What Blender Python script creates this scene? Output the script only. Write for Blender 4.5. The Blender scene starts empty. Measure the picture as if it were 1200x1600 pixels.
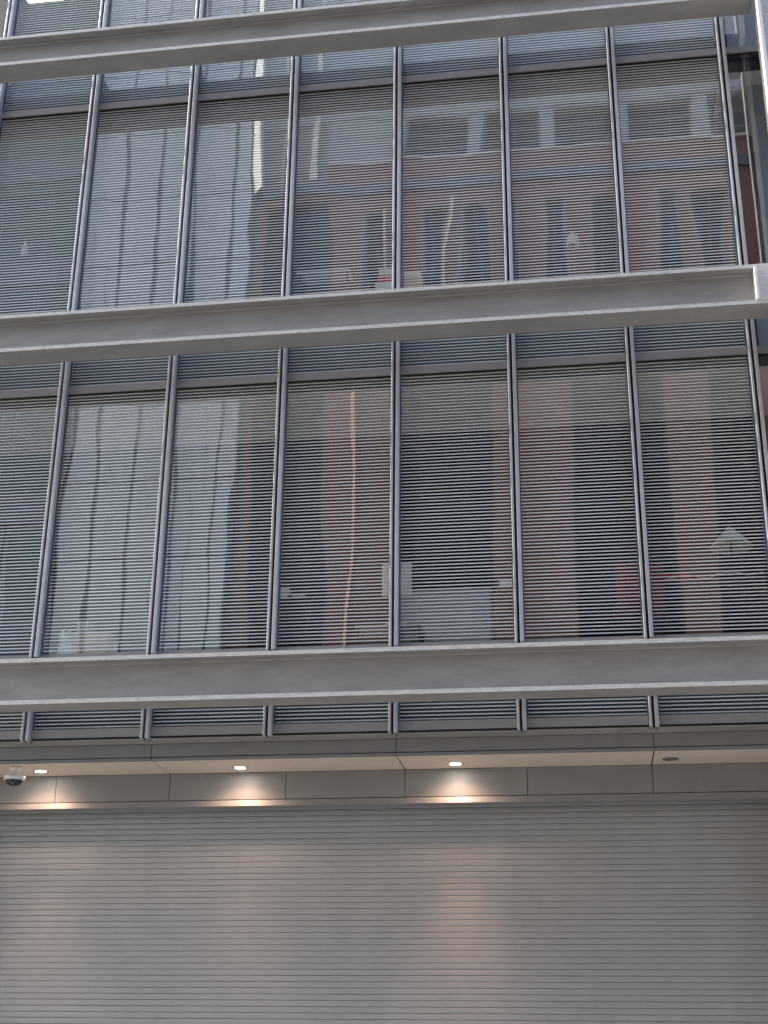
import bpy, math, random
from mathutils import Vector, Matrix
random.seed(7)
R = math.radians
scene = bpy.context.scene
col = scene.collection
EYE = 1.6                     # eye height: z below is given from eye level, ground is at -EYE

# ---------------------------------------------------------------- camera
cam = bpy.data.cameras.new('camera'); cam_o = bpy.data.objects.new('camera', cam); col.objects.link(cam_o)
cam.sensor_fit = 'VERTICAL'; cam.sensor_height = 36.0; cam.lens = 36.0 * 2128.87 / 1600.0
cam.clip_start = 0.1; cam.clip_end = 2000
yaw, pitch, roll = -0.148636, 0.380709, 0.0101857
fwd = Vector((math.sin(yaw)*math.cos(pitch), math.cos(yaw)*math.cos(pitch), math.sin(pitch)))
r0 = Vector((math.cos(yaw), -math.sin(yaw), 0)); u0 = r0.cross(fwd)
right = math.cos(roll)*r0 + math.sin(roll)*u0; up = -math.sin(roll)*r0 + math.cos(roll)*u0
m = Matrix((right, up, -fwd)).transposed().to_4x4(); m.translation = Vector((2.2014, -15.5998, EYE))
cam_o.matrix_world = m
scene.camera = cam_o
scene.render.resolution_x = 768; scene.render.resolution_y = 1024

# ---------------------------------------------------------------- sky, sun, exposure
SUN_EL, SUN_AZ = 48.0, -90.6           # azimuth clockwise from +Y: the sun stands over the left end of the street
w = bpy.data.worlds.new('World'); scene.world = w; w.use_nodes = True
nt = w.node_tree; bg = nt.nodes['Background']
sky = nt.nodes.new('ShaderNodeTexSky'); sky.sky_type = 'NISHITA'; sky.sun_disc = False
sky.sun_elevation = R(SUN_EL); sky.sun_rotation = R(SUN_AZ); sky.air_density = 1.2; sky.dust_density = 2.5; sky.ozone_density = 1.0
nt.links.new(sky.outputs[0], bg.inputs[0]); bg.inputs[1].default_value = 0.15
sl = bpy.data.lights.new('sun', 'SUN'); sl.energy = 2.4; sl.angle = R(0.5); sl.color = (1.0, 0.95, 0.87)
so = bpy.data.objects.new('sun', sl); col.objects.link(so); so.location = (-30, 2, 60)
az = R(SUN_AZ); el = R(SUN_EL)
sd = Vector((math.sin(az)*math.cos(el), math.cos(az)*math.cos(el), math.sin(el)))
so.rotation_euler = sd.to_track_quat('Z', 'Y').to_euler()
vs = scene.view_settings; vs.view_transform = 'Standard'; vs.look = 'None'; vs.gamma = 1; vs.use_curve_mapping = False
vs.exposure = 2.35
cy = scene.cycles
cy.max_bounces = 10; cy.transparent_max_bounces = 24; cy.diffuse_bounces = 5; cy.glossy_bounces = 4
cy.caustics_reflective = False; cy.caustics_refractive = False

# ---------------------------------------------------------------- materials
def mat(name, rgb, rough=0.6, metal=0.0, var=0.0, scale=6.0, bump=0.0, bscale=60.0, spec=0.5, streak=None):
    M = bpy.data.materials.new(name); M.use_nodes = True; n = M.node_tree.nodes; l = M.node_tree.links
    b = n['Principled BSDF']; b.inputs['Base Color'].default_value = (*rgb, 1)
    b.inputs['Roughness'].default_value = rough; b.inputs['Metallic'].default_value = metal
    b.inputs['Specular IOR Level'].default_value = spec
    if var or bump:
        g = n.new('ShaderNodeNewGeometry')
    if var:
        mp = n.new('ShaderNodeMapping'); l.new(g.outputs['Position'], mp.inputs['Vector'])
        if streak: mp.inputs['Scale'].default_value = streak
        t = n.new('ShaderNodeTexNoise'); t.inputs['Scale'].default_value = scale; t.inputs['Detail'].default_value = 6; t.inputs['Roughness'].default_value = 0.65
        l.new(mp.outputs[0], t.inputs['Vector'])
        r = n.new('ShaderNodeMapRange'); r.inputs[1].default_value = 0.3; r.inputs[2].default_value = 0.7
        r.inputs[3].default_value = 1-var; r.inputs[4].default_value = 1+var
        l.new(t.outputs[0], r.inputs[0])
        x = n.new('ShaderNodeVectorMath'); x.operation = 'SCALE'; x.inputs[0].default_value = rgb
        l.new(r.outputs[0], x.inputs['Scale']); l.new(x.outputs[0], b.inputs['Base Color'])
    if bump:
        t2 = n.new('ShaderNodeTexNoise'); t2.inputs['Scale'].default_value = bscale; t2.inputs['Detail'].default_value = 4
        l.new(g.outputs['Position'], t2.inputs['Vector'])
        bp = n.new('ShaderNodeBump'); bp.inputs['Strength'].default_value = bump; bp.inputs['Distance'].default_value = 0.004
        l.new(t2.outputs[0], bp.inputs['Height']); l.new(bp.outputs[0], b.inputs['Normal'])
    return M

def emat(name, rgb, s):
    M = bpy.data.materials.new(name); M.use_nodes = True; n = M.node_tree.nodes
    b = n['Principled BSDF']; b.inputs['Base Color'].default_value = (0.8, 0.8, 0.8, 1)
    b.inputs['Emission Color'].default_value = (*rgb, 1); b.inputs['Emission Strength'].default_value = s
    return M

def glass_mat(name, f0, tint, wave=0.012):
    M = bpy.data.materials.new(name); M.use_nodes = True; n = M.node_tree.nodes; l = M.node_tree.links
    n.remove(n['Principled BSDF']); out = n['Material Output']
    tr = n.new('ShaderNodeBsdfTransparent'); tr.inputs[0].default_value = (*tint, 1)
    gl = n.new('ShaderNodeBsdfGlossy'); gl.inputs['Roughness'].default_value = 0.0; gl.inputs['Color'].default_value = (0.95, 0.97, 1.0, 1)
    g = n.new('ShaderNodeNewGeometry')
    mp = n.new('ShaderNodeMapping'); mp.inputs['Scale'].default_value = (1.0, 1.0, 0.35); l.new(g.outputs['Position'], mp.inputs['Vector'])
    t = n.new('ShaderNodeTexNoise'); t.inputs['Scale'].default_value = 0.9; t.inputs['Detail'].default_value = 1.5; l.new(mp.outputs[0], t.inputs['Vector'])
    bp = n.new('ShaderNodeBump'); bp.inputs['Strength'].default_value = 1.0; bp.inputs['Distance'].default_value = wave
    l.new(t.outputs[0], bp.inputs['Height']); l.new(bp.outputs[0], gl.inputs['Normal'])
    d = n.new('ShaderNodeVectorMath'); d.operation = 'DOT_PRODUCT'; l.new(g.outputs['Incoming'], d.inputs[0]); l.new(g.outputs['Normal'], d.inputs[1])
    a = n.new('ShaderNodeMath'); a.operation = 'ABSOLUTE'; l.new(d.outputs['Value'], a.inputs[0])
    s = n.new('ShaderNodeMath'); s.operation = 'SUBTRACT'; s.inputs[0].default_value = 1.0; l.new(a.outputs[0], s.inputs[1])
    p5 = n.new('ShaderNodeMath'); p5.operation = 'POWER'; l.new(s.outputs[0], p5.inputs[0]); p5.inputs[1].default_value = 5.0
    ma = n.new('ShaderNodeMath'); ma.operation = 'MULTIPLY_ADD'; l.new(p5.outputs[0], ma.inputs[0]); ma.inputs[1].default_value = 1-f0; ma.inputs[2].default_value = f0
    mx = n.new('ShaderNodeMixShader'); l.new(ma.outputs[0], mx.inputs[0]); l.new(tr.outputs[0], mx.inputs[1]); l.new(gl.outputs[0], mx.inputs[2])
    l.new(mx.outputs[0], out.inputs['Surface'])
    return M

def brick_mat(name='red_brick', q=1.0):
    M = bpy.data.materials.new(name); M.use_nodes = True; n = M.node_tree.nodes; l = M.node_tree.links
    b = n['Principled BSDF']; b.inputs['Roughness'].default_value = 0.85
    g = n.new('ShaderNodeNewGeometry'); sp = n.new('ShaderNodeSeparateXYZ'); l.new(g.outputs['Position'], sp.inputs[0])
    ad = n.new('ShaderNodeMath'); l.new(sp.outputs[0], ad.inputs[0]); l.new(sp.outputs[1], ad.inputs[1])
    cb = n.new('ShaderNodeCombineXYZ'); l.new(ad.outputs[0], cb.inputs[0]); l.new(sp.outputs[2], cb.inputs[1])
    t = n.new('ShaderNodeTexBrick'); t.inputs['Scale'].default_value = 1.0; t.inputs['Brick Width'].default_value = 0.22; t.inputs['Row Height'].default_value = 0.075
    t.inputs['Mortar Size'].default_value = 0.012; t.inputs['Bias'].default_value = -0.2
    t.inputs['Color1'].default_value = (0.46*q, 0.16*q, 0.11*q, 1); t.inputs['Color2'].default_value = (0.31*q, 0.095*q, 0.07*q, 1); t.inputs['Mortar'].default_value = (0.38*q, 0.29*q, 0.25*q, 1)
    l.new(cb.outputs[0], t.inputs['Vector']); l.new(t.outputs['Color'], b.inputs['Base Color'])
    return M

def worn_edge_mat():
    # light grey weathered steel edge: pale with darker scuffs and a few rusty specks
    M = bpy.data.materials.new('worn_edge'); M.use_nodes = True; n = M.node_tree.nodes; l = M.node_tree.links
    b = n['Principled BSDF']; b.inputs['Roughness'].default_value = 0.55
    g = n.new('ShaderNodeNewGeometry'); mp = n.new('ShaderNodeMapping'); mp.inputs['Scale'].default_value = (3.0, 6.0, 14.0); l.new(g.outputs['Position'], mp.inputs['Vector'])
    t = n.new('ShaderNodeTexNoise'); t.inputs['Scale'].default_value = 2.2; t.inputs['Detail'].default_value = 8; t.inputs['Roughness'].default_value = 0.8; l.new(mp.outputs[0], t.inputs['Vector'])
    c = n.new('ShaderNodeValToRGB'); l.new(t.outputs[0], c.inputs[0])
    e = c.color_ramp.elements; e[0].position = 0.30; e[0].color = (0.24, 0.22, 0.20, 1); e[1].position = 0.60; e[1].color = (0.60, 0.59, 0.575, 1)
    x = e.new(0.42); x.color = (0.46, 0.45, 0.44, 1)
    l.new(c.outputs[0], b.inputs['Base Color'])
    return M

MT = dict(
    steel=mat('painted_steel', (0.315, 0.308, 0.298), 0.5, 0.0, 0.16, 2.5, 0.15, 220, streak=(0.6, 1, 2.2)),
    edge=worn_edge_mat(),
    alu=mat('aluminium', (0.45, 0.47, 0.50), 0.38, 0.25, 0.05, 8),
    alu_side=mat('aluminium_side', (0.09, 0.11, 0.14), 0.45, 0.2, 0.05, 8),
    gasket=mat('black_gasket', (0.008, 0.008, 0.009), 0.7),
    rail=mat('grey_rail', (0.25, 0.25, 0.255), 0.5, 0.1, 0.06, 5),
    frit=mat('white_frit', (0.84, 0.875, 0.88), 0.6),
    shadow_box=mat('blue_grey_shadow_box', (0.045, 0.085, 0.115), 0.5, 0, 0.1, 3),
    plain_panel=mat('plain_blue_grey_panel', (0.34, 0.37, 0.46), 0.45, 0, 0.05, 2),
    fascia=mat('fascia_metal', (0.235, 0.235, 0.235), 0.5, 0.0, 0.06, 3, 0.1, 200),
    panel=mat('grey_cladding', (0.25, 0.245, 0.24), 0.5, 0, 0.07, 2.5, 0.1, 200),
    soffit=mat('beige_soffit', (0.74, 0.64, 0.54), 0.6, 0, 0.04, 3),
    groove=mat('dark_joint', (0.02, 0.018, 0.016), 0.8),
    lip=mat('lintel_metal', (0.28, 0.275, 0.27), 0.5, 0.0, 0.05, 4),
    slat=mat('shutter_metal', (0.39, 0.40, 0.40), 0.42, 0.2, 0.045, 1.3, 0.12, 180, streak=(2.5, 1, 0.4)),
    slat_joint=mat('shutter_joint', (0.11, 0.085, 0.08), 0.6),
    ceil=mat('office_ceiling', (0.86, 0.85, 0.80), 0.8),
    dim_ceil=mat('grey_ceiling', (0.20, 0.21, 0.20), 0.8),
    partition=mat('grey_green_partition', (0.40, 0.46, 0.46), 0.7),
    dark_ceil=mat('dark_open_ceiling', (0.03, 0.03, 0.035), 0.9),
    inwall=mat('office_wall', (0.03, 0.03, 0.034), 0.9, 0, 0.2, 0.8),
    floor=mat('office_floor', (0.60, 0.57, 0.52), 0.8),
    beige=mat('beige_blind', (0.42, 0.37, 0.30), 0.8, 0, 0.1, 4),
    white=mat('white_plastic', (0.75, 0.75, 0.73), 0.4),
    card=mat('pale_card', (0.78, 0.80, 0.73), 0.7, 0, 0.05, 9),
    kraft=mat('kraft_card', (0.55, 0.44, 0.30), 0.8, 0, 0.08, 9),
    cabinet=mat('pale_cabinet', (0.45, 0.49, 0.49), 0.5),
    dark=mat('dark_plastic', (0.02, 0.02, 0.022), 0.25),
    red=mat('red_fabric', (0.24, 0.010, 0.03), 0.8, 0, 0.15, 20),
    redplast=mat('red_plastic', (0.60, 0.04, 0.04), 0.4),
    lamp_white=emat('lit_lamp', (1.0, 0.90, 0.80), 14),
    ceiling_lamp=emat('lit_ceiling_panel', (1.0, 0.93, 0.70), 2.2),
    frost=mat('unlit_glass', (0.16, 0.15, 0.14), 0.3),
    chrome=mat('lamp_trim', (0.25, 0.24, 0.24), 0.4, 0.5),
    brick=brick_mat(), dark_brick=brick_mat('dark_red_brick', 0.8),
    stone=mat('pale_stone', (0.50, 0.49, 0.47), 0.8, 0, 0.10, 1.2, 0.3, 30),
    darkstone=mat('grey_stone', (0.22, 0.23, 0.26), 0.8, 0, 0.1, 1.5),
    ochre=mat('buff_stone', (0.42, 0.36, 0.30), 0.8, 0, 0.1, 1.5),
    whitepanel=mat('white_cladding', (0.72, 0.715, 0.67), 0.5, 0, 0.03, 1),
    dark_sash=mat('dark_window_frame', (0.05, 0.05, 0.055), 0.5),
    sash=mat('window_sash', (0.34, 0.35, 0.35), 0.5),
    darkglass=mat('dark_window', (0.008, 0.010, 0.018), 0.1, spec=0.25),
    greenglass=mat('green_window', (0.11, 0.14, 0.12), 0.12),
    sunlit_brick=mat('sunlit_brick_edge', (0.85, 0.42, 0.26), 0.5),  # brick edge with the sunlight put into its colour
    cream=mat('cream_sun_fin', (0.92, 0.89, 0.74), 0.6),  # pale colour for the added sun-catching fins
    pipe=mat('pale_pipe', (0.80, 0.66, 0.58), 0.5),
    asphalt=mat('asphalt', (0.05, 0.05, 0.052), 0.9, 0, 0.2, 8),
    paving=mat('paving', (0.16, 0.16, 0.155), 0.85, 0, 0.12, 3),
    kerb=mat('kerb_stone', (0.36, 0.35, 0.34), 0.85, 0, 0.1, 4),
    yellow=mat('yellow_line', (0.65, 0.45, 0.03), 0.7),
    glass=glass_mat('window_glass', 0.14, (0.97, 0.98, 0.98), 0.008),
)

# ---------------------------------------------------------------- helpers
class MB:
    def __init__(s): s.v = []; s.f = []; s.mi = []
    def _a(s, vs_, fs, k=0):
        n = len(s.v); s.v += [tuple(q) for q in vs_]; s.f += [tuple(i+n for i in f) for f in fs]; s.mi += [k]*len(fs)
    def box(s, x0, x1, y0, y1, z0, z1, k=0):
        s._a([(x0,y0,z0),(x1,y0,z0),(x1,y1,z0),(x0,y1,z0),(x0,y0,z1),(x1,y0,z1),(x1,y1,z1),(x0,y1,z1)],
             [(0,3,2,1),(4,5,6,7),(0,1,5,4),(1,2,6,5),(2,3,7,6),(3,0,4,7)], k); return s
    def quad(s, a, b, c, d, k=0): s._a([a,b,c,d], [(0,1,2,3)], k); return s
    def prism_x(s, prof, x0, x1, k=0, caps=True):      # profile of (y,z) points run along x
        n = len(prof)
        vs_ = [(x0,y,z) for y,z in prof] + [(x1,y,z) for y,z in prof]
        fs = [(i,(i+1)%n,(i+1)%n+n,i+n) for i in range(n)]
        if caps: fs += [tuple(range(n-1,-1,-1)), tuple(range(n,2*n))]
        s._a(vs_, fs, k); return s
    def lathe(s, cx, cy, prof, n=24, k=0):             # profile of (r,z)
        vs_ = []; fs = []
        for r, z in prof:
            for i in range(n):
                a = 2*math.pi*i/n; vs_.append((cx+r*math.cos(a), cy+r*math.sin(a), z))
        for j in range(len(prof)-1):
            for i in range(n):
                fs.append((j*n+i, j*n+(i+1)%n, (j+1)*n+(i+1)%n, (j+1)*n+i))
        s._a(vs_, fs, k); return s
    def tube(s, pts, r, n=6, k=0):
        rings = []
        P = [Vector(p) for p in pts]
        for i, p in enumerate(P):
            t = (P[min(i+1,len(P)-1)] - P[max(i-1,0)]).normalized()
            a = t.orthogonal().normalized(); b = t.cross(a)
            rings.append([p + r*(math.cos(2*math.pi*q/n)*a + math.sin(2*math.pi*q/n)*b) for q in range(n)])
        vs_ = [q for rg in rings for q in rg]; fs = []
        for j in range(len(P)-1):
            for i in range(n): fs.append((j*n+i, j*n+(i+1)%n, (j+1)*n+(i+1)%n, (j+1)*n+i))
        fs += [tuple(range(n-1,-1,-1)), tuple((len(P)-1)*n+i for i in range(n))]
        s._a(vs_, fs, k); return s
    def mesh(s, name, mats, origin=(0,0,0), smooth=False, lift=True):
        me = bpy.data.meshes.new(name); ox, oy, oz = origin; e = EYE if lift else 0
        me.from_pydata([(x-ox, y-oy, z+e-oz) for x,y,z in s.v], [], s.f)
        for mt in (mats if isinstance(mats, (list,tuple)) else [mats]): me.materials.append(mt)
        if any(s.mi): me.polygons.foreach_set('material_index', s.mi)
        if smooth: me.polygons.foreach_set('use_smooth', [True]*len(me.polygons))
        me.update(); return me

def root(name, loc, label, cat, group=None):
    o = bpy.data.objects.new(name, None); col.objects.link(o); o.location = (loc[0], loc[1], loc[2]+EYE); o.empty_display_size = 0.2
    o['label'] = label; o['category'] = cat
    if group: o['group'] = group
    return o
def world_loc(o):
    v = Vector((0,0,0))
    while o is not None: v = v + Vector(o.location); o = o.parent
    return v
def part(mb, name, mats, parent, smooth=False, kind=None, label=None, bevel=0):
    me = mb.mesh(name, mats, tuple(world_loc(parent)) if parent else (0,0,0), smooth)
    o = bpy.data.objects.new(name, me); col.objects.link(o); o.parent = parent
    if kind: o['kind'] = kind
    if label: o['label'] = label
    if bevel:
        md = o.modifiers.new('bevel', 'BEVEL'); md.width = bevel; md.segments = 2; md.limit_method = 'ANGLE'
    return o
def inst(src, name, parent, off):
    o = bpy.data.objects.new(name, src.data); col.objects.link(o); o.parent = parent
    o.location = Vector(src.location) + Vector(off)
    for k in ('kind',):
        if k in src: o[k] = src[k]
    return o
def struct(mb, name, mats):
    return part(mb, name, mats, None, kind='structure')

# ---------------------------------------------------------------- the setting
struct(MB().box(-400, 400, -400, 400, -2.1, -EYE-0.15), 'ground', MT['asphalt'])
struct(MB().box(-120, 120, -13.2, -7.2, -EYE-0.146, -EYE-0.12), 'road', MT['asphalt'])
struct(MB().box(-120, 120, -7.0, 1.3, -EYE-0.146, -EYE), 'pavement', MT['paving'])
struct(MB().box(-120, 120, -19.0, -13.4, -EYE-0.146, -EYE), 'pavement', MT['paving'])
struct(MB().box(-120, 120, -7.2, -7.003, -EYE-0.146, -EYE+0.004), 'kerb', MT['kerb'])
struct(MB().box(-120, 120, -13.397, -13.2, -EYE-0.146, -EYE+0.004), 'kerb', MT['kerb'])
for yy in (-7.6, -12.9):
    struct(MB().box(-120, 120, yy, yy+0.1, -EYE-0.119, -EYE-0.114), 'road_marking', MT['yellow'])

# ---------------------------------------------------------------- the office building
W = 1.5; K0, K1 = -8, 8                       # mullion grid
FH = 4.667
XL, XR = K0*W, 4.93
OB = root('office_building', (0, 0, -EYE), 'grey steel framed office building with striped glass windows above a closed roller shutter', 'building')

def sill(k): return 4.606 + FH*k              # top of the sill rail of storey k
def trans(k): return 8.206 + FH*k             # dark line under the transom rail
SP = 0.0446; ST = 0.0155                      # stripe pitch and stripe height

def stripes(z0, z1, x0, x1, y=0.026, low=False):
    mb = MB(); n = int((z1-z0-0.008)/SP); z = z0+0.022 if low else z1-0.008-ST-(n-1)*SP
    for _ in range(n):
        # thin bar: front, top, bottom, back
        a = [(y,z),(y+0.003,z),(y+0.003,z+ST),(y,z+ST)]
        mb.prism_x(a, x0, x1, caps=False); z += SP
    return mb
gx0, gx1 = 0.0745, W-0.062
def window(k, xk, template=None, plain=False):
    """one bay of one storey: sill rail + transom rail + gaskets, with its panes and stripes as sub-parts"""
    x0, x1 = xk, xk+W
    zs, zt, zn = sill(k), trans(k), sill(k+1)-0.056
    f = MB()
    if k >= 0: f.box(x0+0.0605, x1-0.0525, -0.012, 0.09, zs-0.056, zs)
    f.box(x0+0.0605, x1-0.0525, -0.014, 0.09, zt+0.012, zt+0.118)
    f.box(x0+0.0605, x1-0.0525, 0.006, 0.09, zt-0.002, zt+0.012, 1)
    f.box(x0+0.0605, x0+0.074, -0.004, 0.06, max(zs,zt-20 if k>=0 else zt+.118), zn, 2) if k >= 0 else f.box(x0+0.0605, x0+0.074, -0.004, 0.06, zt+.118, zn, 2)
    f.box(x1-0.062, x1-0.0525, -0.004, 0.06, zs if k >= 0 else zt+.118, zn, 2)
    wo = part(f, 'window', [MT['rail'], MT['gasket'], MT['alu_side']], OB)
    a, b = x0+gx0, x0+gx1
    def q(z0, z1, y): return MB().quad((a,y,z0),(b,y,z0),(b,y,z1),(a,y,z1))
    if k >= 0:
        part(q(zs, zt-0.006, 0.012), 'glass_pane', MT['glass'], wo)
        if not plain: part(stripes(zs, zt-0.006, a, b), 'white_stripes', MT['frit'], wo, kind='stuff')
    part(q(zt+0.118, zn, 0.012), 'spandrel_pane', MT['glass'], wo)
    if plain: part(MB().box(a+.03, b-.03, 0.05, 0.07, zt+0.14, zn), 'spandrel_panel', MT['plain_panel'], wo)
    else:
        part(stripes(zt+0.118, zn, a, b, low=True), 'white_stripes', MT['frit'], wo, kind='stuff')
        part(MB().box(a, b, 0.13, 0.15, zt+0.1, zn+0.03), 'spandrel_panel', MT['shadow_box'], wo)
    return wo
for k in (-1, 0, 1, 2):
    src = None
    for c in range(K0, 4):
        plain = (c == 3) or (c < -4 and k == 2)
        if plain or c < -5 or src is None:
            if c < -6: continue
            wo = window(k, c*W, plain=plain)
            if not plain: src = (wo, c)
        else:
            s, c0 = src; off = ((c-c0)*W, 0, 0)
            n = inst(s, 'window', OB, off)
            for ch in [o for o in col.objects if o.parent == s]:
                inst(ch, ch.name.split('.')[0], n, (0,0,0))

# mullions: two thin fins with a black slot, one set per storey between the beams' levels
def mullion(x, z0, z1):
    mm = MB()
    mm.box(x-0.047, x-0.016, -0.085, 0.09, z0, z1)
    mm.box(x+0.014, x+0.060, -0.085, 0.09, z0, z1)
    o = part(mm, 'mullion', [MT['alu']], OB, bevel=0.006)
    part(MB().box(x-0.016, x+0.014, -0.035, 0.08, z0+0.004, z1-0.004), 'slot_gasket', MT['gasket'], o)
    return o
for k in (-1, 0, 1, 2):
    z0 = sill(k)-0.05 if k >= 0 else 3.512
    z1 = sill(k+1)-0.06
    first = mullion(-6*W, z0, z1); g = [o for o in col.objects if o.parent == first][0]
    for c in range(-5, 4):
        n = inst(first, 'mullion', OB, ((c+6)*W, 0, 0)); 
        md = n.modifiers.new('bevel','BEVEL'); md.width = 0.006; md.segments = 2; md.limit_method = 'ANGLE'
        inst(g, 'slot_gasket', n, (0,0,0))

# exposed steel beams standing off the glass: I sections
BZ = [(3.769, 4.322), (8.456, 9.004), (13.13, 13.642), (17.8, 18.33)]
YF, YB, YW = -0.84, -0.468, -0.70
BX0, BX1 = -12.0, 4.86
for i, (z0, z1) in enumerate(BZ):
    t = 0.050; xe = BX1 if i != 1 else 4.50
    web = part(MB().box(BX0, xe, YW, YW+0.03, z0+t, z1-t), 'steel_beam', MT['steel'], OB)
    wm = MB()
    # small weld fillet below the top flange
    part(MB().prism_x([(YW, z1-t-0.028), (YW-0.012, z1-t-0.014), (YW-0.014, z1-t), (YW, z1-t)], BX0, xe), 'weld_line', MT['steel'], web)
    for za, zb in ((z0, z0+t), (z1-t, z1)):
        fl = part(MB().box(BX0, BX1, YF+0.006, YB, za, zb), 'flange', MT['steel'], web)
        part(MB().box(BX0, BX1, YF, YF+0.006, za+0.001, zb-0.001), 'flange_edge', MT['edge'], web)
    # brackets tying the beam back to the slab behind the spandrels
    for c in range(-8, 4, 1):
        part(MB().box(c*W-0.012, c*W+0.012, YB, -0.09, z0+0.38, z1-0.02), 'bracket', MT['steel'], web)
# steel column at the right end with its flange plate and the connection box of the middle beam
cb_ = part(MB().box(4.93, 5.45, YF-0.06, YB+0.05, -EYE, 22), 'column', MT['edge'], OB, bevel=0.004)
part(MB().box(4.885, 4.928, YF-0.13, YF+0.02, 4.6, 22), 'column_edge_plate', MT['white'], cb_)
for i in (1,):
    z0, z1 = BZ[i]
    jb = part(MB().box(4.535, 4.925, YF-0.004, YB+0.02, z0+0.051, z1-0.001), 'beam_end_box', MT['edge'], OB)
    part(MB().box(4.50, 4.532, YF-0.05, YB+0.02, z0+0.051, z1-0.051), 'end_plate', MT['white'], jb)

# storeys: slabs, ceilings, back walls
for k in (0, 1, 2):
    zf = sill(k)-0.02; zc = 8.30+FH*k; depth = 2.0 if k < 2 else 3.6
    part(MB().box(XL, 12, 0.16, 9, zf-0.28, zf), 'floor_slab', MT['floor'], OB)
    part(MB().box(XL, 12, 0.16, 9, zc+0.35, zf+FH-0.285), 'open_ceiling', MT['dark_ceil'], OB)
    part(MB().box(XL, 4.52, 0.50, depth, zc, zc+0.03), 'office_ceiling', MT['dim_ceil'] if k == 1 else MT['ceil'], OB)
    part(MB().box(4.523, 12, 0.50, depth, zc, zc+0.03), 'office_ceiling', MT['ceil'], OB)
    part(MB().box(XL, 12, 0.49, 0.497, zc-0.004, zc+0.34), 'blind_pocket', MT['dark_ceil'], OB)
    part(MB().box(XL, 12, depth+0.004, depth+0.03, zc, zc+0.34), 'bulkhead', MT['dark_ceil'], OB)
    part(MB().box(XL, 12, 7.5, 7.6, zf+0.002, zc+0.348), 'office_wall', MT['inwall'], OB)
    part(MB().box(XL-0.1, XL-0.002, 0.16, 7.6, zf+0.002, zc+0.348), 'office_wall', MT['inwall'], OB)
part(MB().box(4.95, 5.98, 0.8, 0.9, sill(1)-0.018, 8.29+FH), 'partition', MT['partition'], OB)
# beige blind in the far left bay of the top storey
part(MB().box(-7.42, -6.08, 0.16, 0.175, sill(2), trans(2)), 'roller_blind', MT['beige'], OB)
# the building above and beside the view
part(MB().box(-12, 12, 0.0, 9, sill(3)-0.05, 30), 'upper_wall', MT['steel'], OB)
part(MB().box(6.06, 12, 0.0, 9, -EYE, sill(3)-0.06), 'side_wall', MT['steel'], OB)
part(MB().box(-12.1, -9.06, 0.0, 0.15, -EYE, sill(3)-0.06), 'side_wall', MT['steel'], OB)

# bottom of the curtain wall, fascia, soffit, back panels, lintel
part(MB().box(-9, 6, 0.02, 0.262, 3.512, 3.53), 'bottom_closer', MT['steel'], OB)
yF = 0.2625; ZS = 3.3088; YP = 1.083
j = 0.004
for c in range(-3, 2):
    xa, xb = c*3.0+j, c*3.0+3.0-j
    fp = part(MB().box(xa, xb, yF, yF+0.02, 3.352, 3.508), 'fascia_panel', MT['fascia'], OB)
    part(MB().box(xa, xb, yF-0.012, yF+0.02, ZS-0.004, 3.340), 'fascia_trim', MT['fascia'], fp)
    part(MB().box(xa+0.004, xb-0.004, yF+0.022, YP-0.002, ZS, ZS+0.012), 'soffit_panel', MT['soffit'], OB)
    for h in (0, 1):
        pa, pb = c*3.0+h*1.5+j, c*3.0+h*1.5+1.5-j
        part(MB().box(pa, pb, YP, YP+0.02, 2.972, ZS-0.004), 'cladding_panel', MT['panel'], OB)
part(MB().box(-9, 6, yF+0.021, yF+0.06, 3.325, 3.511), 'joint_backing', MT['groove'], OB)
part(MB().box(-9, 6, yF+0.03, 1.3, ZS+0.013, ZS+0.05), 'joint_backing', MT['groove'], OB)
part(MB().box(-9, 6, YP+0.021, YP+0.05, 2.964, ZS), 'joint_backing', MT['groove'], OB)
part(MB().prism_x([(YP-0.035, 2.885), (YP+0.035, 2.879), (YP+0.035, 2.962), (YP-0.006, 2.962)], -9, 6), 'lintel', MT['lip'], OB)

# roller shutter
SX0, SX1 = -5.75, 4.40; YS = 1.37; P_ = 0.0705
rs = part(MB().box(SX0-0.14, SX0-0.004, 1.19, 1.41, -EYE, 2.874).box(SX1+0.004, SX1+0.14, 1.19, 1.41, -EYE, 2.874), 'roller_shutter', MT['fascia'], OB, label='closed grey roller shutter of narrow horizontal slats')
top = 2.95
def slat(zt):
    h = P_
    pr = [(YS, zt-0.0035), (YS-0.002, zt-0.010), (YS-0.003, zt-h*0.5), (YS-0.002, zt-h+0.010), (YS, zt-h+0.0035), (YS+0.006, zt-h+0.002), (YS+0.012, zt-h), (YS+0.016, zt-h), (YS+0.016, zt), (YS+0.012, zt), (YS+0.006, zt-0.002)]
    mbs = MB(); mbs.prism_x(pr, SX0, SX1)
    return mbs
sm_ = MB(); sm_ = slat(P_*0.5); me_ = sm_.mesh('shutter_slat', MT['slat'], (0, YS, 0), lift=False)
n = int((top+EYE)/P_)
for i in range(n):
    o = bpy.data.objects.new('shutter_slat', me_); col.objects.link(o); o.parent = rs
    zc_ = top - P_*(i+0.5) + EYE
    o.location = Vector((0, YS+random.uniform(-0.0012, 0.0012), zc_)) - world_loc(rs)
    o.rotation_euler = (R(random.gauss(0, 0.5)), 0, R(random.gauss(0, 0.006)))
part(MB().box(SX0, SX1, YS+0.022, YS+0.034, -EYE, top), 'shutter_backing', MT['slat_joint'], rs)
part(MB().box(SX1+0.145, 12, 0.9, 1.3, -EYE, 2.88), 'side_pier', MT['panel'], OB)
part(MB().box(-12, SX0-0.145, 0.9, 1.3, -EYE, 2.88), 'side_pier', MT['panel'], OB)

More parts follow.
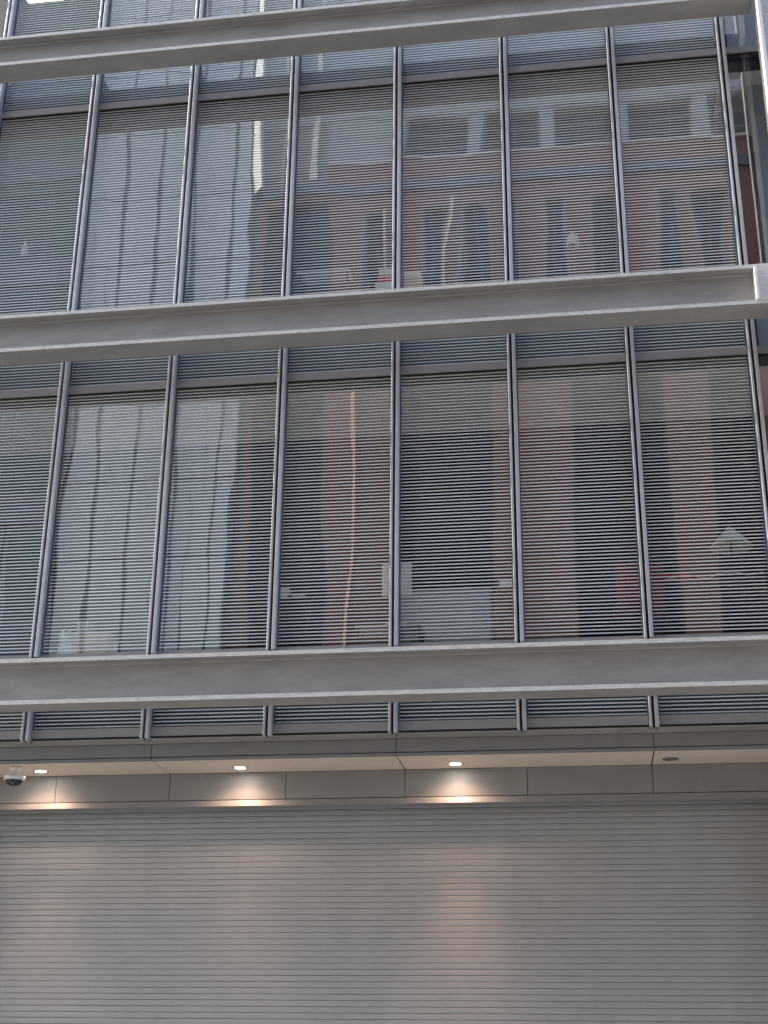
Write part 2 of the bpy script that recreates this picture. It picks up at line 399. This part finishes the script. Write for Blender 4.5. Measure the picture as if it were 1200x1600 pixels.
part(MB().box(-12, 12, 1.5, 9, -EYE, 4.3), 'ground_floor_core', MT['inwall'], OB)
part(MB().box(-9, 6, YP+0.051, 1.49, 2.97, ZS+0.02), 'lintel_core', MT['groove'], OB)
# ---------------------------------------------------------------- downlights and camera under the soffit
def downlight(x, y, lit, label, beam=1.0):
    g = 'round downlights set in the soffit'
    t = root('downlight', (x, y, ZS), label, 'downlight', g)
    z = ZS
    part(MB().lathe(x, y, [(0.070, z-0.0005), (0.098, z-0.0005), (0.100, z-0.004), (0.094, z-0.007), (0.072, z-0.006), (0.070, z-0.0005)], 32), 'trim_ring', MT['chrome'], t, True)
    part(MB().lathe(x, y, [(0.0, z-0.003), (0.068, z-0.003), (0.070, z-0.001)], 32), 'lens', MT['lamp_white'] if lit else MT['frost'], t)
    if lit:
        for e_, a_, b_ in ((7.0, 142, 0.6), (46*beam, 54, 1.0)):       # wide spill and narrow beam of the same lamp
            L = bpy.data.lights.new('lamp', 'SPOT'); L.energy = e_; L.color = (1.0, 0.56, 0.38); L.spot_size = R(a_); L.spot_blend = b_; L.shadow_soft_size = 0.065
            lo = bpy.data.objects.new('lamp_light', L); col.objects.link(lo); lo.parent = t; lo.location = (0, 0.0, -0.02)
downlight(-4.589, 0.76, True, 'lit round downlight next to the white dome camera at the left', 0.9)
downlight(-2.017, 0.78, True, 'lit round downlight midway along the soffit, left of the middle joint', 0.5)
downlight(0.652, 0.80, True, 'lit round downlight just right of the middle joint, nearest the centre', 1.1)
downlight(3.209, 0.76, False, 'dark unlit round downlight at the right end of the soffit')

t = root('security_camera', (-4.795, 0.45, ZS), 'white dome security camera hanging from the soffit at the left', 'camera')
cx, cyy = -4.795, 0.45
part(MB().lathe(cx, cyy, [(0.0, ZS-0.001), (0.068, ZS-0.001), (0.066, ZS-0.045), (0.050, ZS-0.065), (0.040, ZS-0.105), (0.0, ZS-0.105)], 28), 'mount', MT['white'], t, True)
part(MB().lathe(cx, cyy, [(0.03, 3.208), (0.105, 3.203), (0.128, 3.190), (0.132, 3.172), (0.130, 3.145), (0.118, 3.138), (0.100, 3.142), (0.03, 3.15)], 36), 'housing', MT['white'], t, True)
part(MB().lathe(cx, cyy, [(0.108, 3.142), (0.104, 3.120), (0.088, 3.095), (0.06, 3.078), (0.03, 3.070), (0.0, 3.068)], 32), 'dome', MT['dark'], t, True)
part(MB().lathe(cx+0.02, cyy-0.075, [(0.012, 3.098), (0.020, 3.094), (0.022, 3.086), (0.010, 3.080), (0.0, 3.080)], 16), 'lens', MT['chrome'], t, True)

# small dark stub on the soffit at the far left edge
t = root('sensor', (-5.02, 0.42, ZS), 'tiny dark sensor stud on the soffit left of the dome camera', 'sensor')
part(MB().lathe(-5.02, 0.42, [(0.0, ZS-0.02), (0.014, ZS-0.018), (0.016, ZS-0.001)], 12), 'stud', MT['dark'], t, True)

# ---------------------------------------------------------------- things inside the offices
F0, F1, F2 = sill(0)-0.02, sill(1)-0.02, sill(2)-0.02
def boxthing(name, label, cat, m_, x0, x1, y0, y1, z0, z1, group=None, lid=True):
    t = root(name, ((x0+x1)/2, (y0+y1)/2, z0), label, cat, group)
    part(MB().box(x0, x1, y0, y1, z0, z1), 'body', m_, t, bevel=0.006)
    if lid: part(MB().box(x0-0.008, x1+0.008, y0-0.008, y1+0.008, z1-0.04, z1+0.004), 'lid', m_, t)
    return t
# lower office storey
cab = root('cabinet', (0.56, 0.8, F0), 'wide pale grey cabinet with rounded right corner behind the lower central window', 'cabinet')
cm = MB(); pts = [(-0.01,0.6),(1.06,0.6),(1.11,0.615),(1.135,0.66),(1.135,1.0),(-0.01,1.0)]
vs_ = [(x,y,F0) for x,y in pts]+[(x,y,5.43) for x,y in pts]; nn = len(pts)
cm._a(vs_, [tuple(range(nn-1,-1,-1)), tuple(range(nn,2*nn))]+[(i,(i+1)%nn,(i+1)%nn+nn,i+nn) for i in range(nn)])
part(cm, 'carcass', MT['cabinet'], cab)
part(MB().box(-0.03, 1.15, 0.585, 1.02, 5.432, 5.457), 'cabinet_top', MT['cabinet'], cab)
part(MB().box(0.02, 0.53, 0.588, 0.598, F0+0.08, 5.40), 'door', MT['cabinet'], cab)
part(MB().box(0.54, 1.05, 0.588, 0.598, F0+0.08, 5.40), 'door', MT['cabinet'], cab)
t = root('monitor', (0.0, 0.25, F0+0.7), 'pale grey monitor back behind the central mullion of the lower storey', 'monitor')
part(MB().box(-0.182, 0.188, 0.20, 0.235, 5.276, 5.709), 'screen_back', MT['card'], t, bevel=0.008)
part(MB().box(-0.03, 0.035, 0.236, 0.27, 4.92, 5.45), 'stand', MT['card'], t)
part(MB().box(-0.13, 0.14, 0.17, 0.36, 4.90, 4.92), 'foot', MT['card'], t)
t = root('low_table', (0.0, 0.38, F0), 'low dark table carrying the pale monitor by the window', 'table')
part(MB().box(-0.5, 0.32, 0.15, 0.56, 4.87, 4.898), 'table_top', MT['floor'], t)
for a_, b_ in ((-0.48,0.17),(0.27,0.17),(-0.48,0.51),(0.27,0.51)):
    part(MB().box(a_, a_+0.03, b_, b_+0.03, F0, 4.868), 'leg', MT['dark'], t)
t = root('desk', (2.2, 0.95, F0), 'long dark desk behind the red chair in the lower storey', 'desk')
part(MB().box(1.2, 3.2, 0.68, 1.3, 5.47, 5.50), 'desk_top', MT['inwall'], t)
for a_ in (1.22, 3.13):
    for b_ in (0.7, 1.23): part(MB().box(a_, a_+0.05, b_, b_+0.05, F0, 5.468), 'leg', MT['dark'], t)
t = root('desk', (3.85, 0.7, F0), 'dark desk carrying the red case and the cone shaded lamp', 'desk')
part(MB().box(3.18, 4.45, 0.34, 1.2, 5.36, 5.39), 'desk_top', MT['inwall'], t)
for a_ in (3.2, 4.38):
    for b_ in (0.37, 1.13): part(MB().box(a_, a_+0.05, b_, b_+0.05, F0, 5.358), 'leg', MT['dark'], t)
t = root('paper_tray', (1.28, 0.8, 5.502), 'white paper tray on the long desk next to the pale cabinet', 'tray')
part(MB().box(1.22, 1.50, 0.70, 0.92, 5.502, 5.52), 'tray_base', MT['white'], t)
part(MB().prism_x([(0.71,5.522),(0.91,5.522),(0.91,5.58),(0.74,5.61)], 1.24, 1.48), 'paper_stack', MT['card'], t)
def chair(x, y, rz, zf, m_, label):
    t = root('office_chair', (x, y, zf), label, 'chair')
    t.rotation_euler = (0,0,rz); t.scale = (1.2,1.0,1.0)
    def pl(mb, name, mm, bevel=0):
        me = mb.mesh(name, mm, (0,0,0), lift=False); o = bpy.data.objects.new(name, me); col.objects.link(o); o.parent = t
        if bevel:
            md = o.modifiers.new('bevel','BEVEL'); md.width = bevel; md.segments = 3
    pl(MB().box(-0.25,0.25,-0.24,0.24,0.42,0.50), 'seat', m_, 0.03)
    pl(MB().box(-0.24,0.24,0.24,0.30,0.48,0.98), 'backrest', m_, 0.03)
    pl(MB().box(-0.03,0.03,-0.03,0.03,0.08,0.42), 'column', MT['dark'])
    for i in range(5):
        a = 2*math.pi*i/5
        pl(MB().tube([(0,0,0.09),(0.27*math.cos(a),0.27*math.sin(a),0.05)],0.02), 'leg', MT['dark'])
        pl(MB().lathe(0.27*math.cos(a),0.27*math.sin(a),[(0,0.0),(0.02,0.0),(0.025,0.025),(0.02,0.05),(0,0.05)],8), 'castor', MT['dark'])
chair(2.93, 0.42, R(184), F0, MT['red'], 'dark red office chair seen through the stripes of the lower right window')
boxthing('storage_box', 'small cream box on the desk above the red chair', 'box', MT['card'], 2.79, 2.915, 0.70, 0.84, 5.502, 5.67)
boxthing('red_case', 'flat bright red case on the desk right of the red chair', 'case', MT['redplast'], 3.21, 3.58, 0.42, 0.66, 5.392, 5.49)
t = root('desk_lamp', (4.15, 0.9, 5.392), 'lamp with a wide pale cone shade on the desk at the lower right', 'lamp')
part(MB().lathe(4.15, 0.95, [(0.27,6.00),(0.265,6.01),(0.16,6.13),(0.03,6.27),(0.0,6.275)], 24), 'lamp_shade', MT['card'], t, True)
part(MB().tube([(4.15,0.95,5.4),(4.15,0.95,6.2)],0.012), 'pole', MT['dark'], t)
part(MB().lathe(4.15, 0.95, [(0.0,5.392),(0.11,5.392),(0.11,5.41),(0.0,5.415)], 20), 'base', MT['dark'], t, True)
t = root('cable', (3.9, 0.3, 5.4), 'thin pale cable sagging along the desk at the lower right', 'cable')
part(MB().tube([(3.25+0.09*i, 0.36, 5.40+0.05*abs(math.sin(i*0.55))+(0.02 if i>6 else 0)) for i in range(14)], 0.006), 'cord', MT['card'], t)
boxthing('carton', 'small pale carton with a red end in the lower storey beside the dark pier', 'box', MT['card'], -1.50, -1.385, 0.3, 0.42, 5.33, 5.455)
boxthing('carton', 'squat grey carton right of the red ended one', 'box', MT['cabinet'], -1.34, -1.18, 0.3, 0.42, 5.33, 5.39, lid=False)
t = root('shelf', (-1.6, 0.5, F0), 'low shelf unit holding two small cartons behind the lower left centre window', 'shelf')
part(MB().box(-2.3, -1.12, 0.26, 0.75, 5.30, 5.325), 'shelf_board', MT['inwall'], t)
part(MB().box(-2.3, -1.12, 0.26, 0.75, 4.9, 4.925), 'shelf_board', MT['inwall'], t)
for a_ in (-2.3, -1.15): part(MB().box(a_, a_+0.03, 0.27, 0.74, F0, 5.298), 'side_panel', MT['inwall'], t)
t = root('figurine', (-4.22, 0.24, F0), 'white rounded figurine standing on the window sill at the lower left', 'figurine')
part(MB().lathe(-4.22, 0.26, [(0.0,F0),(0.125,F0),(0.13,F0+0.06),(0.10,F0+0.15),(0.06,F0+0.22),(0.045,F0+0.25)], 20), 'body', MT['white'], t, True)
part(MB().lathe(-4.235, 0.26, [(0.0,F0+0.235),(0.045,F0+0.25),(0.068,F0+0.30),(0.06,F0+0.35),(0.03,F0+0.385),(0.0,F0+0.39)], 18), 'head', MT['white'], t, True)
for s_ in (-1, 1):
    part(MB().lathe(-4.235+0.045*s_, 0.26, [(0.0,F0+0.36),(0.018,F0+0.37),(0.02,F0+0.40),(0.0,F0+0.42)], 10), 'ear', MT['white'], t, True)
boxthing('storage_box', 'warm brown box behind the white figurine at the lower left', 'box', MT['kraft'], -4.42, -3.75, 0.5, 0.85, F0, 5.02)
boxthing('storage_box', 'small pale box on top of the brown one at the lower left', 'box', MT['cabinet'], -4.20, -4.06, 0.52, 0.7, 5.028, 5.2, lid=False)
# middle office storey
zb = F1
g2 = 'storage boxes piled at the upper window'
hs = [(0.16,MT['card'],-0.29,-0.08),(0.13,MT['kraft'],-0.30,-0.07),(0.14,MT['card'],-0.32,-0.09),(0.12,MT['white'],-0.33,-0.08),(0.11,MT['redplast'],-0.30,-0.08),(0.10,MT['card'],-0.28,-0.09)]
nm = ['bottom cream box','tan box second from the bottom','cream box third from the bottom','white box fourth from the bottom','red box near the top','cream box on top']
for (h, m_, xa, xb), lb in zip(hs, nm):
    boxthing('storage_box', lb+' of the stack left of the upper mullion', 'box', m_, xa, xb, 0.28, 0.55, zb, zb+h-0.006, g2, lid=False); zb += h
zb = F1
for h, m_, lb in ((0.22,MT['kraft'],'bottom tan'),(0.18,MT['card'],'middle cream'),(0.17,MT['kraft'],'second from top tan'),(0.13,MT['card'],'topmost cream')):
    boxthing('storage_box', lb+' box of the stack right of the upper mullion', 'box', m_, 0.07, 0.29, 0.28, 0.55, zb, zb+h-0.006, g2, lid=False); zb += h
t = root('table_lamp', (2.36, 0.45, F1), 'lamp with a pale domed shade behind the upper right window', 'lamp')
part(MB().lathe(2.36, 0.45, [(0.0,10.47),(0.03,10.465),(0.065,10.43),(0.082,10.36),(0.088,10.27),(0.085,10.26)], 24), 'lamp_shade', MT['card'], t, True)
part(MB().tube([(2.36,0.45,F1+0.02),(2.36,0.45,10.40)],0.02,10), 'stem', MT['inwall'], t)
part(MB().lathe(2.36, 0.45, [(0.0,F1+0.002),(0.14,F1+0.002),(0.13,F1+0.03),(0.0,F1+0.035)], 24), 'base', MT['card'], t, True)
t = root('desk', (-1.1, 0.8, F1), 'pale topped desk at the upper window left of the box stack', 'desk')
part(MB().box(-1.47, -0.72, 0.45, 0.75, 10.13, 10.16), 'desk_top', MT['cabinet'], t)
for a_ in (-1.45, -0.78):
    for b_ in (0.47, 0.69): part(MB().box(a_, a_+0.04, b_, b_+0.04, F1, 10.128), 'leg', MT['dark'], t)
t = root('bottle', (-5.46, 0.3, F1), 'tall pinkish white bottle behind the far left upper window', 'bottle')
part(MB().lathe(-5.46, 0.3, [(0.0,10.60),(0.045,10.60),(0.045,10.80),(0.02,10.85),(0.018,10.90),(0.0,10.90)], 16), 'body', MT['white'], t, True)
part(MB().lathe(-5.46, 0.3, [(0.021,10.885),(0.021,10.92),(0.0,10.92)], 12), 'cap', MT['redplast'], t, True)
t = root('filing_cabinet', (-5.35, 0.5, F1), 'dark low filing cabinet carrying the bottle at the far left', 'cabinet')
part(MB().box(-5.75, -4.85, 0.2, 0.7, F1, 10.598), 'carcass', MT['inwall'], t)
for i in range(3): part(MB().box(-5.73, -4.87, 0.192, 0.199, F1+0.04+i*0.42, F1+0.42+i*0.42), 'drawer', MT['inwall'], t)
# lit ceiling panel of the top storey
t = root('ceiling_light', (-6.78, 2.36, 8.30+2*FH), 'lit square ceiling light inside the topmost left window', 'ceiling light')
zc = 8.30+2*FH
part(MB().box(-7.14, -6.42, 2.02, 2.70, zc-0.028, zc-0.003), 'frame', MT['white'], t)
part(MB().box(-7.11, -6.45, 2.05, 2.67, zc-0.034, zc-0.029), 'diffuser', MT['ceiling_lamp'], t)

# ---------------------------------------------------------------- the far side of the street (seen in the glass)
YO = -19.0
def wall_with_holes(mb, x0, x1, z0, z1, holes, y0, y1, k=0):
    xs = sorted(set([x0,x1]+[v for h in holes for v in h[:2]])); zs = sorted(set([z0,z1]+[v for h in holes for v in h[2:4]]))
    xs = [v for v in xs if x0 <= v <= x1]; zs = [v for v in zs if z0 <= v <= z1]
    for a in range(len(xs)-1):
        run = None
        for b in range(len(zs)-1):
            cx_, cz_ = (xs[a]+xs[a+1])/2, (zs[b]+zs[b+1])/2
            solid = not any(h[0] < cx_ < h[1] and h[2] < cz_ < h[3] for h in holes)
            if solid: run = (run[0], zs[b+1]) if run else (zs[b], zs[b+1])
            if (not solid or b == len(zs)-2) and run:
                mb.box(xs[a], xs[a+1], y0, y1, run[0], run[1], k); run = None
    return mb
def hole_window(parent, x0, x1, z0, z1, cols_, rows_, gm, y=YO-0.25, fm='sash'):
    f = MB(); t_ = 0.055
    f.box(x0, x0+t_, y-0.06, y, z0, z1).box(x1-t_, x1, y-0.06, y, z0, z1).box(x0+t_, x1-t_, y-0.06, y, z0, z0+t_).box(x0+t_, x1-t_, y-0.06, y, z1-t_, z1)
    for i in range(1, cols_):
        xx = x0+(x1-x0)*i/cols_; f.box(xx-0.02, xx+0.02, y-0.05, y-0.004, z0+t_, z1-t_)
    for i in range(1, rows_):
        zz = z0+(z1-z0)*i/rows_; f.box(x0+t_, x1-t_, y-0.046, y-0.008, zz-0.02, zz+0.02)
    wo = part(f, 'window', MT[fm], parent)
    part(MB().box(x0+t_, x1-t_, y-0.04, y-0.03, z0+t_, z1-t_), 'pane', gm, wo)
    return wo

bb = root('brick_building', (3.5, YO-6, -EYE), 'red brick building across the street reflected in the glass', 'building')
BXL, BXR = -6.95, 15.0
# storeys given by holes
arch = [(-3.75,-3.0),(-1.85,-1.2),(-0.75,0.02),(0.72,1.08),(1.7,2.35),(3.0,3.9),(5.05,5.6),(6.1,6.95),(8.2,8.9),(9.4,10.2),(11.4,12.1),(12.6,13.4)]
bays = [(-2.8,0.05),(2.1,4.9),(5.95,7.3),(8.6,9.8),(11.8,14.2)]
upper = [(-5.9,-4.9)] if False else []
ups = []
x = -2.45
while x < 14: ups.append((x, x+1.85)); x += 2.3
leftbay = (-6.8,-4.72)
holes = [(-6.8,-4.72,0.9,24.3)] + [(a,b,20.4,23.9) for a,b in arch] + [(a,b,0.9,18.2) for a,b in bays]
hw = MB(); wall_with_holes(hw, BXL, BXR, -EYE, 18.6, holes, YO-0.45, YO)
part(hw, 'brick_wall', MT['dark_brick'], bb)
hw = MB(); wall_with_holes(hw, BXL, BXR, 18.602, 24.55, [h for h in holes if h[3] > 18.6], YO-0.45, YO)
part(hw, 'brick_wall', MT['brick'], bb)
# brick band, grey cornice, stone storey
part(MB().box(BXL, BXR, YO-0.45, YO+0.10, 24.552, 24.88), 'cornice', MT['darkstone'], bb)
part(MB().box(-7.33, BXL-0.01, YO-2.5, YO-0.3, -EYE, 24.85), 'infill_wall', MT['ochre'], bb)
part(MB().box(-4.7, BXR, YO-0.45, YO, 24.882, 25.62), 'brick_band', MT['brick'], bb)
part(MB().box(BXL, -4.703, YO-0.45, YO, 24.882, 27.2), 'buff_wall', MT['ochre'], bb)
part(MB().box(-4.7, BXR, YO-0.45, YO+0.06, 25.622, 25.70), 'sill_course', MT['pipe'], bb)
sw = MB(); wall_with_holes(sw, -4.7, BXR, 25.702, 27.2, [(a,b,25.702,27.15) for a,b in ups], YO-0.40, YO+0.02)
part(sw, 'stone_wall', MT['stone'], bb)
ups2 = [(a,b,32.4,34.1) for a,b in ups]
sw = MB(); wall_with_holes(sw, BXL, BXR, 27.203, 37.0, ups2, YO-0.40, YO+0.02)
part(sw, 'stone_wall', MT['stone'], bb)
for i in range(int((BXR-BXL)/1.15)):
    for zz in (27.25, 31.0):
        part(MB().box(BXL+0.02+i*1.15, BXL+1.14+i*1.15, YO+0.022, YO+0.05, zz, zz+1.5), 'stone_panel', MT['stone'], bb)
for a,b in ups:
    hole_window(bb, a, b, 25.705, 27.15, 3, 3, MT['darkglass'])
    hole_window(bb, a, b, 32.4, 34.1, 3, 2, MT['darkglass'])
for a,b in arch:
    hole_window(bb, a, b, 20.4, 23.9, 2, 5, MT['darkglass'])
    sr = MB().box(a-0.07, a-0.01, YO+0.002, YO+0.04, 20.4, 23.95).box(b+0.01, b+0.07, YO+0.002, YO+0.05, 20.4, 23.95)
    part(sr, 'window_surround', MT['ochre'], bb)
    # brick arch: a filled half ring at the window head
    am = MB(); c_ = (a+b)/2; r_ = (b-a)/2; zc_ = 23.9-r_*0.55; N = 10
    for i in range(N):
        t0 = math.pi*i/N; t1 = math.pi*(i+1)/N
        p0 = (c_+r_*math.cos(t0), zc_+r_*0.55*math.sin(t0)); p1 = (c_+r_*math.cos(t1), zc_+r_*0.55*math.sin(t1))
        am._a([(p0[0],YO-0.01,p0[1]),(p1[0],YO-0.01,p1[1]),(p1[0],YO-0.01,23.9),(p0[0],YO-0.01,23.9),
               (p0[0],YO-0.24,p0[1]),(p1[0],YO-0.24,p1[1]),(p1[0],YO-0.24,23.9),(p0[0],YO-0.24,23.9)],
              [(0,1,2,3),(7,6,5,4),(0,4,5,1),(3,2,6,7)])
    part(am, 'window_arch', MT['brick'], bb)
for z in (20.1,16.1,12.1,8.1,4.1,0.9):
    hole_window(bb, *leftbay, z, min(z+3.9,24.28), 2, 2, MT['darkglass'], y=YO-0.35, fm='dark_sash')
part(MB().box(*leftbay, YO-0.40, YO-0.34, 0.9, 24.28), 'spandrel_panel', MT['dark'], bb)
for a,b in bays:
    for z in (14.1,9.7,5.3,0.9):
        hole_window(bb, a, b, z+0.02, z+3.9, 4, 3, MT['darkglass'], y=YO-0.35, fm='dark_sash')
        part(MB().box(a, b, YO-0.40, YO-0.30, z+3.904, z+4.396 if z < 14 else 18.2), 'spandrel_panel', MT['dark'], bb)
part(MB().box(BXL, BXR, YO-14, YO-0.46, -EYE, 36.9), 'core', MT['inwall'], bb)
for x_, za, zb_ in ((-6.30,24.7,37),(-5.16,25.1,37),(-3.88,9.0,18.6),(-1.13,20.6,24.2),(-3.05,21.8,23.9)):  # added fins, angled to the sun so thin bright lines show
    h_ = 0.05 if x_ > -5 else 0.075; pp = MB(); c4 = [(x_-h_,YO+0.022),(x_+h_,YO+0.022),(x_+h_,YO+0.022+2*h_)]
    pp._a([(a,b,za) for a,b in c4]+[(a,b,zb_) for a,b in c4], [(2,1,0),(3,4,5),(0,1,4,3),(1,2,5,4),(2,0,3,5)])
    part(pp, 'sun_line_fin', MT['sunlit_brick'] if x_ == -3.88 else MT['cream'] if x_ < -5 else MT['pipe'], bb)
part(MB().quad((-7.30,YO+0.02,24.86),(-6.96,YO+0.36,24.86),(-6.96,YO+0.36,37),(-7.30,YO+0.02,37)).box(-6.955,-6.93,YO+0.11,YO+0.36,24.86,37), 'sun_strip_fin', MT['cream'], bb)  # made-up fin turned into the sun for the bright strip beside the tower

# white tower with a grid of cladding panels
wt = root('white_tower', (-9.9, YO-6, -EYE), 'white panelled tower across the street reflected in the left windows', 'building')
tx = [-12.42, -11.40, -10.22, -9.02, -7.88, -7.34]
part(MB().box(-12.42, -7.34, YO-12, YO-0.05, -EYE, 44), 'core', MT['darkstone'], wt)
for i in range(5):
    z = -EYE; r_ = 0
    while z < 43.5:
        h = 2.42; n3 = 3
        a, b = tx[i]+0.05, tx[i+1]-0.05
        for q in range(n3 if b-a > 0.8 else 1):
            wdt = (b-a)/(n3 if b-a > 0.8 else 1)
            part(MB().box(a+q*wdt+0.006, a+(q+1)*wdt-0.006, YO-0.045, YO-random.uniform(0,0.01), z+0.02, z+h-0.02), 'white_panel', MT['whitepanel'], wt)
        z += h; r_ += 1
# dark greenish office block further left
gb = root('glass_building', (-20, YO-6, -EYE), 'dark greenish glass block left of the white tower reflected in the end window', 'building')
part(MB().box(-32, -12.46, YO-14, YO-0.4, -EYE, 40), 'core', MT['inwall'], gb)
z = -EYE
while z < 39:
    part(MB().box(-32, -12.46, YO-0.39, YO-0.05, z, z+0.9), 'spandrel_band', MT['darkstone'], gb)
    for i in range(13):
        hole_window(gb, -32+i*1.5+0.04, -32+(i+1)*1.5-0.04, z+0.904, z+3.9, 1, 2, MT['greenglass'], y=YO-0.12)
    z += 3.95
# block beyond the brick building
rb = root('stone_building', (22, YO-6, -EYE), 'grey stone building at the right end of the street', 'building')
hs_ = [(a,a+1.4,z,z+2.0) for a in (16.5,19.5,22.5,25.5) for z in (2,6,10,14,18,22)]
part(wall_with_holes(MB(), 15.05, 30, -EYE, 26, hs_, YO-0.4, YO), 'stone_wall', MT['stone'], rb)
for h in hs_: hole_window(rb, *h, 2, 2, MT['darkglass'])
part(MB().box(15.05, 30, YO-12, YO-0.41, -EYE, 25.9), 'core', MT['inwall'], rb)
